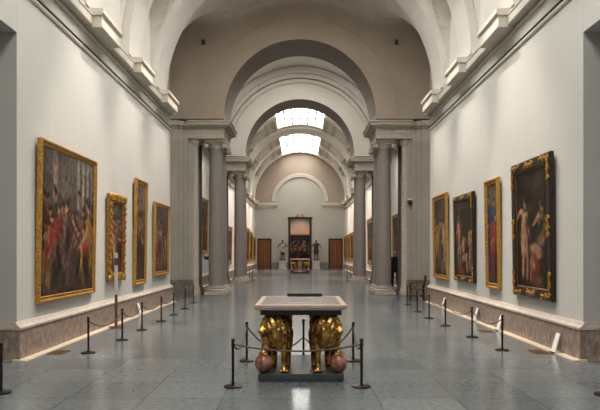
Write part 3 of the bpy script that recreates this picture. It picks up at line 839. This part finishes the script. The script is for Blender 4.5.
# ------------------------------------------------------------------ table with lions
def lion_bm():
    bm = bmesh.new(); rd = random.Random(3)
    # trunk, rump, hind legs
    capsule(bm, (.03, .02, .46), (.04, .30, .47), .155, .135, 14); capsule(bm, (.04, .30, .48), (.04, .40, .50), .15, .14, 14)
    capsule(bm, (.04, .06, .60), (.04, .36, .60), .12, .11, 12)
    for q in (-1, 1):
        x = .04 + q * .085
        capsule(bm, (x, .36, .42), (x + q * .02, .31, .27), .105, .07, 10); capsule(bm, (x + q * .02, .31, .27), (x + q * .02, .42, .16), .06, .042, 10)
        capsule(bm, (x + q * .02, .42, .16), (x + q * .02, .40, .035), .042, .04, 10); capsule(bm, (x + q * .02, .40, .035), (x + q * .02, .32, .03), .045, .036, 10)
    # standing front leg
    capsule(bm, (.09, .0, .42), (.10, -.03, .24), .075, .050, 12); capsule(bm, (.10, -.03, .24), (.10, -.045, .05), .048, .040, 12)
    capsule(bm, (.10, -.05, .045), (.10, -.12, .035), .056, .046, 12)
    for i in range(4): capsule(bm, (.10 + (i - 1.5) * .028, -.12, .032), (.10 + (i - 1.5) * .033, -.165, .024), .022, .019, 8)
    # raised front leg with paw on the ball
    capsule(bm, (-.08, .0, .42), (-.12, -.02, .33), .085, .062, 12); capsule(bm, (-.12, -.02, .33), (-.175, -.08, .285), .056, .044, 12)
    capsule(bm, (-.175, -.08, .285), (-.19, -.13, .272), .046, .036, 12)
    for i in range(4): capsule(bm, (-.19 + (i - 1.5) * .026, -.13, .27), (-.195 + (i - 1.5) * .032, -.185, .252), .019, .016, 8)
    # neck, mane mass, head turned outward
    sphere(bm, (-.02, .02, .58), .205, 18, 0, (1, .95, 1)); sphere(bm, (-.02, -.03, .47), .17, 16); sphere(bm, (.02, .0, .64), .17, 16, 0, (1.15, 1, .8))
    H = Vector((-.13, -.12, .60)); d = Vector((-.72, -.62, -.18)).normalized(); sd = Vector((0, 0, 1)).cross(d).normalized(); up = d.cross(sd)
    def hp(a, b_, c): return H + d * a + sd * b_ + up * c
    sphere(bm, H, .098, 16, 0, (1, 1, 1.05)); capsule(bm, hp(.03, 0, -.005), hp(.115, 0, -.028), .066, .05, 12)
    for q in (-1, 1):
        sphere(bm, hp(.118, q * .024, -.035), .036, 10); sphere(bm, hp(.065, q * .045, .045), .028, 10); sphere(bm, hp(.03, q * .075, -.01), .042, 10)
        sphere(bm, hp(-.02, q * .088, .085), .03, 10, 0, (.7, 1, 1))
    sphere(bm, hp(.148, 0, -.008), .022, 10, 0, (1, 1.3, .9)); capsule(bm, hp(.06, 0, .04), hp(.145, 0, .0), .026, .018, 8)
    capsule(bm, hp(.06, 0, -.085), hp(.115, 0, -.082), .034, .026, 10)
    # mane curls
    for i in range(340):
        a = rd.uniform(0, 2 * PI); e = rd.uniform(-1.0, 1.25)
        p = Vector((math.cos(a) * math.cos(e), math.sin(a) * math.cos(e), math.sin(e)))
        c = Vector((-.02, .0, .56)) + Vector((p.x * .205, p.y * .19, p.z * .225))
        v = (c - H)
        if v.dot(d) > .015 and (v - d * v.dot(d)).length < .10: continue
        r = rd.uniform(.018, .032)
        dn = Vector((p.x * .3, p.y * .3, -1)).normalized()
        capsule(bm, c, c + dn * rd.uniform(.03, .06), r, r * .55, 6)
    for i in range(26):                 # ruff round the face
        a = i / 26 * 2 * PI; c = hp(-.005, .115 * math.cos(a), .115 * math.sin(a) + .005)
        capsule(bm, c, c + (sd * math.cos(a) + up * math.sin(a)) * .03 - d * .03, .03, .018, 6)
    # tail along the flank
    pts = [Vector((.04, .52, .50)), Vector((.10, .54, .38)), Vector((.16, .50, .26)), Vector((.17, .44, .17)), Vector((.155, .40, .12))]
    for a, b_ in zip(pts, pts[1:]): capsule(bm, a, b_, .022, .02, 8)
    sphere(bm, pts[-1], .038, 10)
    return bm

lion_l = remeshed('lion', lion_bm(), .0072, 1)
lion_r = lion_l.copy(); lion_r.name = 'lion_mirrored'
lion_r.transform(Matrix.Diagonal((-1, 1, 1, 1))); lion_r.flip_normals()
for me in (lion_l, lion_r): me.materials.append(M['lion'])

def ball_mesh(sx):
    bm = bmesh.new(); sphere(bm, (0, 0, 0), .127, 32)
    me = bpy.data.meshes.new('ball'); bm.to_mesh(me); bm.free(); me.materials.append(M['ball'])
    for p in me.polygons: p.use_smooth = True
    return me
BALL = ball_mesh(1)

def lion_table(loc):
    t = empty('lion_table', loc)
    bm = bmesh.new(); box(bm, -.552, .552, -.755, .755, 0, .03); box(bm, -.56, .56, -.76, .76, .03, .105, 0, .006)
    obj('platform', bm, M['platform'], t)
    bm = bmesh.new(); box(bm, -.53, .53, -.75, .75, .875, .945); obj('apron', bm, M['slate'], t)
    bm = bmesh.new(); box(bm, -.60, .60, -.83, .83, .965, 1.012, 0, .006); top = obj('table_top', bm, M['marble_top'], t)
    bm = bmesh.new(); box(bm, -.585, .585, -.815, .815, .943, .966, 0, .004); obj('top_moulding', bm, M['edge'], t)
    for sx in (-1, 1):
        for sy in (-1, 1):
            me = (lion_l if sx < 0 else lion_r) if sy < 0 else (lion_r if sx < 0 else lion_l)
            L = bpy.data.objects.new('lion', me); COL.objects.link(L); L.parent = t
            L.location = (sx * .318, sy * .52, .105); L.scale = (.93, 1, 1); L.rotation_euler = (0, 0, 0 if sy < 0 else PI)
            B = bpy.data.objects.new('ball', BALL); COL.objects.link(B); B.parent = L; B['label'] = 'reddish stone ball under the paw'
            B.location = ((-.188 if me is lion_l else .188), -.14, .127)
    return t

TX, TY = .013, 8.86
table = tag(lion_table((TX, TY, 0)), 'inlaid marble table on gilded lions in the foreground, ringed by ropes', 'table', 'marble tables on gilded lions')
far_table = dup(table, (.0, 50.2, 0)); far_table.scale = (1.32, 1.2, 1.12)
far_table['label'] = 'distant lion table standing before the tall opening in the end wall'
t = tag(empty('information_panel', (.06 + TX, TY + .80, 1.012)), 'thin black information panel at the back edge of the foreground marble table top', 'panel')
bm = bmesh.new(); box(bm, -.27, .27, -.035, -.015, 0, .045, 0, .003); obj('plate', bm, M['slate'], t)
bm = bmesh.new(); box(bm, -.25, .25, -.015, .02, 0, .012); obj('foot', bm, M['slate'], t)

# ------------------------------------------------------------------ rope posts
def rope_post(x, y, label, group, proto=[None]):
    if proto[0] is None:
        root = empty('rope_post', (x, y, 0))
        bm = bmesh.new(); lathe(bm, [(.0, 0), (.115, 0), (.118, .006), (.115, .016), (.05, .024), (.022, .032), (.02, .04)], 32, cap=False); obj('base', bm, M['iron'], root, 40)
        bm = bmesh.new(); lathe(bm, [(.0165, .03), (.0165, .52), (.024, .525), (.024, .55), (.0165, .555), (.015, .57)], 16); obj('pole', bm, M['iron'], root, 40)
        bm = bmesh.new(); lathe(bm, [(.0, .568), (.018, .57), (.024, .583), (.025, .595), (.018, .607), (.0, .611)], 16, cap=False); obj('knob', bm, M['iron'], root, 60)
        proto[0] = root
    else: root = dup(proto[0], (x, y, 0))
    return tag(root, label, 'rope post', group)

def rope(a, b_, sag, label, group, r=.011):
    a = Vector(a); b_ = Vector(b_); pts = []
    for i in range(17):
        t = i / 16; p = a.lerp(b_, t); p.z -= sag * (1 - (2 * t - 1) ** 2); pts.append(p)
    bm = bmesh.new(); tube(bm, pts, r, 8)
    o = obj('barrier_rope', bm, M['rope'], None, 60)
    return tag(o, label, 'rope', group)

ORD = ['first', 'second', 'third', 'fourth', 'fifth', 'sixth', 'seventh', 'eighth', 'ninth']
Lp = [(-3.60, 7.47), (-3.56, 10.43), (-3.43, 11.96), (-3.44, 13.5), (-3.40, 15.2), (-3.40, 16.7), (-3.43, 18.5), (-3.56, 20.7)]
Rp = [(3.62, 7.37), (3.50, 10.73), (3.43, 12.36), (3.35, 14.28), (3.31, 15.9), (3.33, 17.6), (3.46, 20.0)]
for sd, pts in (('left', Lp), ('right', Rp)):
    for i, (x, y) in enumerate(pts):
        rope_post(x, y, f'{ORD[i]} dark rope post from the front along the {sd} wall', 'rope posts before the wall paintings')
    for i in range(1, len(pts) - 1):
        (xa, ya), (xb, yb) = pts[i], pts[i + 1]
        rope((xa, ya + .02, .535), (xb, yb - .02, .535), .16, f'brown rope between the {ORD[i]} and {ORD[i+1]} posts along the {sd} wall', 'ropes before the wall paintings', .009)
# round the table
TP = {'front left': (-.845, 7.81), 'front right': (.775, 7.81), 'back left': (-.83, 9.67), 'back right': (.83, 9.67), 'rear middle': (.057, 10.08)}
for nme, (x, y) in TP.items():
    rope_post(x, y, f'dark rope post at the {nme} of the foreground lion table', 'rope posts round the lion table')
def tp(n, z=.535, dx=0, dy=0): return (TP[n][0] + dx, TP[n][1] + dy, z)
rope(tp('front left', dx=.02), tp('front right', dx=-.02), .085, 'brown rope across the front of the foreground lion table', 'ropes round the lion table')
rope(tp('front left', dy=.02), tp('back left', dy=-.02), .17, 'brown rope along the left side of the foreground lion table', 'ropes round the lion table')
rope(tp('front right', dy=.02), tp('back right', dy=-.02), .17, 'brown rope along the right side of the foreground lion table', 'ropes round the lion table')
rope(tp('back left', dy=.02), tp('rear middle', .30, dx=-.02), .26, 'brown rope from the back left post behind the lion table', 'ropes round the lion table')
rope(tp('back right', dy=.02), tp('rear middle', .30, dx=.02), .26, 'brown rope from the back right post behind the lion table', 'ropes round the lion table')
# far hall, both sides
for sd, s in (('left', -1), ('right', 1)):
    for i, y in enumerate((37.2, 39.6, 42.0, 51.0, 53.5, 56.0, 58.5)):
        rope_post(s * (2.85 if i == 0 else 3.4), y, f'{ORD[i]} distant rope post beyond the second arch, {sd} side', 'rope posts of the far hall')

# ------------------------------------------------------------------ small things by the walls
for sd, x, y, lb in (('right', 1, 10.42, 'white label card against the right dado, nearest the camera'), ('right', 1, 13.35, 'white label card against the right dado below the narrow gold frame'),
                     ('right', 1, 15.15, 'white label card against the right dado below the dark frame'), ('right', 1, 18.6, 'white label card against the right dado nearest the armchair'),
                     ('left', -1, 16.6, 'white label card against the left dado below the tall narrow frame')):
    root = tag(empty('label_card', (x * 4.245, y, .014)), lb, 'label card', 'white cards leaning on the dado')
    root.rotation_euler = (0, 0, 0)
    bm = bmesh.new()
    vs = []
    for zz, xx in ((.010, 0), (.32, x * .09)):
        for yy in (-.08, .08):
            for tt in (0, x * .012): vs.append(bm.verts.new((xx + tt, yy, zz)))
    for q in ((0, 1, 3, 2), (4, 6, 7, 5), (0, 2, 6, 4), (1, 5, 7, 3), (0, 4, 5, 1), (2, 3, 7, 6)): bm.faces.new([vs[i] for i in q])
    obj('card', bm, M['card'], root)
    bm = bmesh.new(); a, b_ = sorted((-x * .03, x * .02)); box(bm, a, b_, -.07, .07, 0, .012); obj('foot', bm, M['iron'], root)
for x, y, lb in ((-4.08, 10.5, 'bronze floor grille by the left dado'), (4.06, 10.55, 'bronze floor grille by the right dado nearest the camera'), (3.98, 13.3, 'bronze floor grille further along the right dado, below the narrow gold frame')):
    bm = bmesh.new(); box(bm, x - .14, x + .14, y - .22, y + .22, .0005, .004)
    for i in range(11):
        yy = y - .19 + i * .038; box(bm, x - .12, x + .12, yy - .012, yy + .012, .004, .0065)
    tag(obj('floor_grille', bm, M['vent']), lb, 'floor grille', 'bronze floor grilles')
# slender sign stand on the left
t = tag(empty('sign_stand', (-4.14, 13.96, 0)), 'slender sign stand with a white column before the carved gilded frame', 'sign stand')
bm = bmesh.new(); box(bm, -.17, .17, -.13, .13, 0, .02, 0, .004); obj('base', bm, M['vent'], t)
bm = bmesh.new(); box(bm, -.028, .028, -.02, .02, .02, .74, 0, .004); obj('pole', bm, M['vent'], t)
bm = bmesh.new(); box(bm, -.034, .034, -.02, .02, .74, 1.40, 0, .004); box(bm, -.034, .034, -.02, .02, 1.56, 1.68, 0, .004); obj('column', bm, M['pedestal'], t)
bm = bmesh.new(); box(bm, -.036, .036, -.022, .022, 1.40, 1.56, 0, .003); obj('display', bm, M['label'], t)

# armchair on the right, back to the wall
t = tag(empty('armchair', (4.10, 21.75, 0), -PI / 2 - .12), 'dark wooden armchair standing before the right grey pilasters', 'chair')
bm = bmesh.new(); box(bm, -.25, .25, -.25, .22, .41, .46, 0, .012); obj('seat', bm, M['chair_seat'], t)
for sx in (-1, 1):
    bm = bmesh.new(); tube(bm, [(sx * .27, -.25, 0), (sx * .27, -.25, .66)], .024, 8); obj('leg', bm, M['chair'], t)
    bm = bmesh.new(); tube(bm, [(sx * .26, .27, 0), (sx * .26, .24, .45), (sx * .26, .34, .93)], .026, 8); obj('leg', bm, M['chair'], t)
    bm = bmesh.new(); tube(bm, [(sx * .27, -.30, .655), (sx * .27, -.1, .68), (sx * .26, .28, .66)], .026, 8); obj('arm', bm, M['chair'], t)
    bm = bmesh.new(); tube(bm, [(sx * .27, -.25, .17), (sx * .26, .25, .17)], .016, 8); obj('stretcher', bm, M['chair'], t)
bm = bmesh.new(); box(bm, -.25, .25, -.025, .025, 0, .30, 0, .012)
bk = obj('backrest', bm, M['chair'], t); bk.location = (0, .285, .60); bk.rotation_euler = (-.20, 0, 0); t.scale = (.9, .9, .95)

# dome camera on the right pier, and a dark ball device on the left bay wall
t = tag(empty('mounted_camera', (4.29, YA + .28, 3.66)), 'small black ball camera on a white bracket on the right pier', 'camera')
bm = bmesh.new(); box(bm, -.09, .09, -.10, .02, .05, .12, 0, .01); obj('bracket', bm, M['card'], t)
bm = bmesh.new(); sphere(bm, (0, -.10, -.02), .10, 16); obj('ball', bm, M['lamp'], t, 60)
t = tag(empty('mounted_camera', (-4.88, 31.7, 1.42)), 'small black ball on a white bracket below the painting by the left column', 'camera')
bm = bmesh.new(); box(bm, -.02, .12, -.10, .10, .06, .17, 0, .01); obj('bracket', bm, M['card'], t)
bm = bmesh.new(); sphere(bm, (.12, 0, 0), .125, 16); obj('ball', bm, M['lamp'], t, 60)

# spotlight clusters on the ribs
for sd, s, y, ang, lb in (('left', -1, 16.7, .42, 'cluster of three small dark spotlights on the nearer left rib'), ('right', 1, 16.7, .42, 'cluster of three small dark spotlights on the nearer right rib'),
                          ('left', -1, 19.7, .76, 'cluster of three small dark spotlights on the left rib by the arch'), ('right', 1, 19.7, .76, 'cluster of three small dark spotlights on the right rib by the arch')):
    px, pz = s * (RR - .01) * math.cos(ang), CZ + (RR - .01) * math.sin(ang)
    root = tag(empty('spotlight_cluster', (px, y, pz)), lb, 'spotlight', 'spotlights on the vault ribs')
    for i in range(3):
        q = (i - 1) * .16; bm = bmesh.new()
        b0 = Vector((0, q, 0)); e = Vector((-s * .13, q - .03, -.02))
        tube(bm, [b0, e], .018, 8); tube(bm, [e + Vector((0, -.05, .09)), e + Vector((-s * .0, .03, -.13))], [.05, .062], 12)
        obj('spotlight', bm, M['lamp'], root, 50)
for sd, s in (('left', -1), ('right', 1)):
    root = tag(empty('spotlight', (s * 3.75, YA + .2, 9.85)), f'single small spotlight on the {sd} side of the arch wall', 'spotlight', 'spotlights on the arch wall')
    bm = bmesh.new(); tube(bm, [(0, 0, 0), (0, -.1, 0)], .02, 8); tube(bm, [(0, -.14, .1), (0, -.08, -.08)], [.06, .07], 12); obj('housing', bm, M['lamp'], root, 50)

# ------------------------------------------------------------------ people and statues
def figure(pose, voxel=.02):
    """one continuous standing body, 1.78 m"""
    bm = bmesh.new()
    for q in (-1, 1):
        lx = q * .10; fy = pose.get('step', 0) * q
        capsule(bm, (lx, 0, .90), (lx + q * .01, fy * .5 - .02, .49), .088, .058, 12); capsule(bm, (lx + q * .01, fy * .5 - .02, .49), (lx + q * .01, fy + .02, .08), .056, .038, 12)
        capsule(bm, (lx + q * .01, fy + .03, .045), (lx + q * .03, fy - .15, .032), .042, .032, 10)
        sh = Vector((q * .19, .01, 1.43)); el = Vector(pose['el' + ('r' if q > 0 else 'l')]); ha = Vector(pose['ha' + ('r' if q > 0 else 'l')])
        capsule(bm, sh, el, .052, .041, 10); capsule(bm, el, ha, .040, .028, 10)
        dr = (ha - el).normalized(); sphere(bm, ha + dr * .04, .04, 10, 0, (.55, 1, 1.1))
        px = dr.cross(Vector((1, 0, 0))).normalized() if abs(dr.x) < .8 else Vector((0, 1, 0))
        for i in range(4): capsule(bm, ha + dr * .06 + px * (i - 1.5) * .019, ha + dr * (.125 - .012 * abs(i - 1.2)) + px * (i - 1.5) * .022 + Vector((0, -.012, 0)), .0095, .008, 6)
        capsule(bm, ha + dr * .02 + px * .03, ha + dr * .07 + px * .055, .011, .009, 6)
    sphere(bm, (0, 0, .97), .165, 16, 0, (1.05, .72, .9)); capsule(bm, (0, 0, 1.0), (0, 0, 1.22), .135, .14, 14); sphere(bm, (0, .0, 1.30), .18, 16, 0, (1.02, .66, .95)); capsule(bm, (-.14, .01, 1.42), (.14, .01, 1.42), .068, .068, 12)
    capsule(bm, (0, .01, 1.44), (0, -.01, 1.56), .062, .055, 12)
    sphere(bm, (0, -.01, 1.665), .098, 16, 0, (.80, .98, 1.18)); sphere(bm, (0, -.045, 1.61), .06, 12, 0, (.85, .9, .9)); sphere(bm, (0, -.112, 1.652), .016, 8, 0, (.8, 1, 1.6))
    for q in (-1, 1): sphere(bm, (q * .08, .005, 1.66), .022, 8, 0, (.5, 1, 1.4))
    return bm

# person in black glimpsed between the right column and pier
P0 = dict(ell=(-.26, .03, 1.16), elr=(.26, .03, 1.16), hal=(-.22, -.10, .93), har=(.22, -.10, .93), step=.03)
bm = figure(P0); me = remeshed('body', bm, .0135, 2)
mats = ['suit', 'skin', 'hair']
for p in me.polygons:
    c = p.center
    hand = c.z < .97 and abs(c.x) > .185 and c.z > .75
    p.material_index = 1 if (c.z > 1.50 or hand) else 0
person = tag(empty('person', (4.13, 26.95, 0), -.35), 'person in black clothes standing half hidden between right column and pier', 'person')
link('body', me, [M[m_] for m_ in mats], person)
bm = bmesh.new(); sphere(bm, (0, .012, 1.695), .103, 16, 0, (.84, 1.0, 1.02)); sphere(bm, (0, .05, 1.64), .085, 12, 0, (.9, .8, 1))
for v in [v for v in bm.verts if v.co.y < -.055 and v.co.z < 1.735]: v.co.y = -.03
obj('hair', bm, M['hair'], person, 60)
bm = bmesh.new(); lathe(bm, [(.155, 1.46), (.20, 1.36), (.205, 1.2), (.185, 1.05), (.20, .86), (.195, .84), (.17, .85)], 24, cap=False)
for v in bm.verts: v.co.y *= .72
obj('jacket', bm, M['suit'], person, 60)

def statue(x, label, mat, pose, drape_mat):
    ped = tag(empty('pedestal', (x, 61.2, 0)), f'white marble pedestal carrying the {label.split(" statue")[0]} statue', 'pedestal', 'pedestals at the end wall')
    bm = bmesh.new(); box(bm, -.40, .40, -.36, .36, 0, .10, 0, .01); box(bm, -.36, .36, -.32, .32, .10, .80, 0, .006); box(bm, -.40, .40, -.36, .36, .80, .88, 0, .015)
    obj('block', bm, M['pedestal'], ped)
    st = tag(empty('statue', (x, 61.2, .88)), label, 'statue', 'statues at the end wall')
    bm = bmesh.new(); box(bm, -.30, .30, -.24, .24, 0, .12, 0, .02); obj('plinth', bm, M['bronze'], st)
    me = remeshed('figure', figure(pose), .018, 2)
    for v in me.vertices: v.co = Vector((v.co.x * 1.15, v.co.y * 1.15, v.co.z * 1.06 + .12))
    o = link('figure', me, mat, st)
    bm = bmesh.new(); prof = [(.18, 1.64), (.23, 1.48), (.205, 1.2), (.22, 1.02), (.29, .78), (.26, .76)]
    lathe(bm, prof, 36, cap=False)
    for v in bm.verts:
        a = math.atan2(v.co.y, v.co.x); k_ = 1 + .06 * math.sin(9 * a) * (1.7 - v.co.z); v.co.x *= k_; v.co.y *= k_ * .72
    obj('drapery', bm, drape_mat, st, 70)
    bm = bmesh.new(); pr = [(.14, 1.60), (.22, 1.46), (.20, 1.1), (.19, .8), (.15, .55)]
    for (r0, z0), (r1, z1) in zip(pr, pr[1:]):      # cloak hanging behind the shoulders
        for i in range(16):
            q = []
            for r, z, k in ((r0, z0, i), (r0, z0, i + 1), (r1, z1, i + 1), (r1, z1, i)):
                a = -.15 + (PI + .3) * k / 16; rr = r * (1 + .05 * math.sin(k * 2.1)); q.append(bm.verts.new((rr * math.cos(a), .05 + rr * .6 * math.sin(a), z)))
            bm.faces.new(q)
    bmesh.ops.remove_doubles(bm, verts=bm.verts[:], dist=.0005)
    obj('cloak', bm, M['bronze'], st, 70)
    return st
statue(-1.71, 'left statue of a standing figure with pale tunic and dark cloak by the opening', M['bronze'], dict(ell=(-.38, .02, 1.22), elr=(.40, .04, 1.20), hal=(-.40, -.14, 1.02), har=(.12, -.22, 1.18), step=.08), M['statue_pale'])
statue(1.60, 'right dark bronze statue of a standing robed figure by the opening', M['bronze'], dict(ell=(-.40, .03, 1.20), elr=(.38, .02, 1.20), hal=(-.16, -.22, 1.18), har=(.42, -.12, .98), step=-.08), M['bronze'])

# ------------------------------------------------------------------ light
def spot(x, y, z, tx, ty, tz, power, col=(1, .86, .76), size=50, blend=.8, rad=.12):
    l = bpy.data.lights.new('spot_lamp', 'SPOT'); l.energy = power; l.color = col; l.spot_size = math.radians(size); l.spot_blend = blend; l.shadow_soft_size = rad
    o = bpy.data.objects.new('spot_lamp', l); COL.objects.link(o); o.location = (x, y, z)
    o.rotation_euler = (Vector((tx, ty, tz)) - Vector((x, y, z))).to_track_quat('-Z', 'Y').to_euler()
for s in (-1, 1):
    for y in (12.0, 15.5, 19.0):
        spot(s * 1.9, y + 2.0, 10.6, s * 4.42, y, 1.1, 1500, size=38)
    spot(s * 2.6, 30.5, 10.2, s * 4.9, 30.5, 2.2, 700)
    for y in (40, 52.5, 56.5): spot(s * 1.9, y - .8, 10.8, s * 4.4, y, 1.4, 2300, size=46)
spot(0, 73, 6.6, 0, 76.4, 2.6, 600, (1, .75, .55), 80)
l = bpy.data.lights.new('ceiling_lamp', 'AREA'); l.energy = 220; l.size = 3; l.color = (1, .93, .88)
o = bpy.data.objects.new('ceiling_lamp', l); COL.objects.link(o); o.location = (0, 69, 6.9)
for s in (-1, 1):
    l = bpy.data.lights.new('ceiling_lamp', 'AREA'); l.energy = 18; l.size = 3; l.color = (1, .95, .88)
    o = bpy.data.objects.new('ceiling_lamp', l); COL.objects.link(o); o.location = (s * (W + 4.6), 7.5, 5.25)
w = bpy.data.worlds.new('World'); bpy.context.scene.world = w; w.use_nodes = True
w.node_tree.nodes['Background'].inputs['Color'].default_value = (.9, .95, 1, 1); w.node_tree.nodes['Background'].inputs['Strength'].default_value = .3

# ------------------------------------------------------------------ camera
cam = bpy.data.cameras.new('camera'); co = bpy.data.objects.new('camera', cam); COL.objects.link(co)
co.location = (0, 0, EYE); co.rotation_euler = (PI / 2, 0, 0)
cam.sensor_width = 36; cam.lens = F / 600 * 36; cam.shift_y = 47 / 600; cam.clip_end = 300
sc = bpy.context.scene; sc.camera = co
sc.view_settings.view_transform = 'Standard'; sc.view_settings.look = 'None'
sc.view_settings.exposure = 0.5; sc.view_settings.gamma = 0.86
sc.cycles.max_bounces = 8; sc.cycles.diffuse_bounces = 5
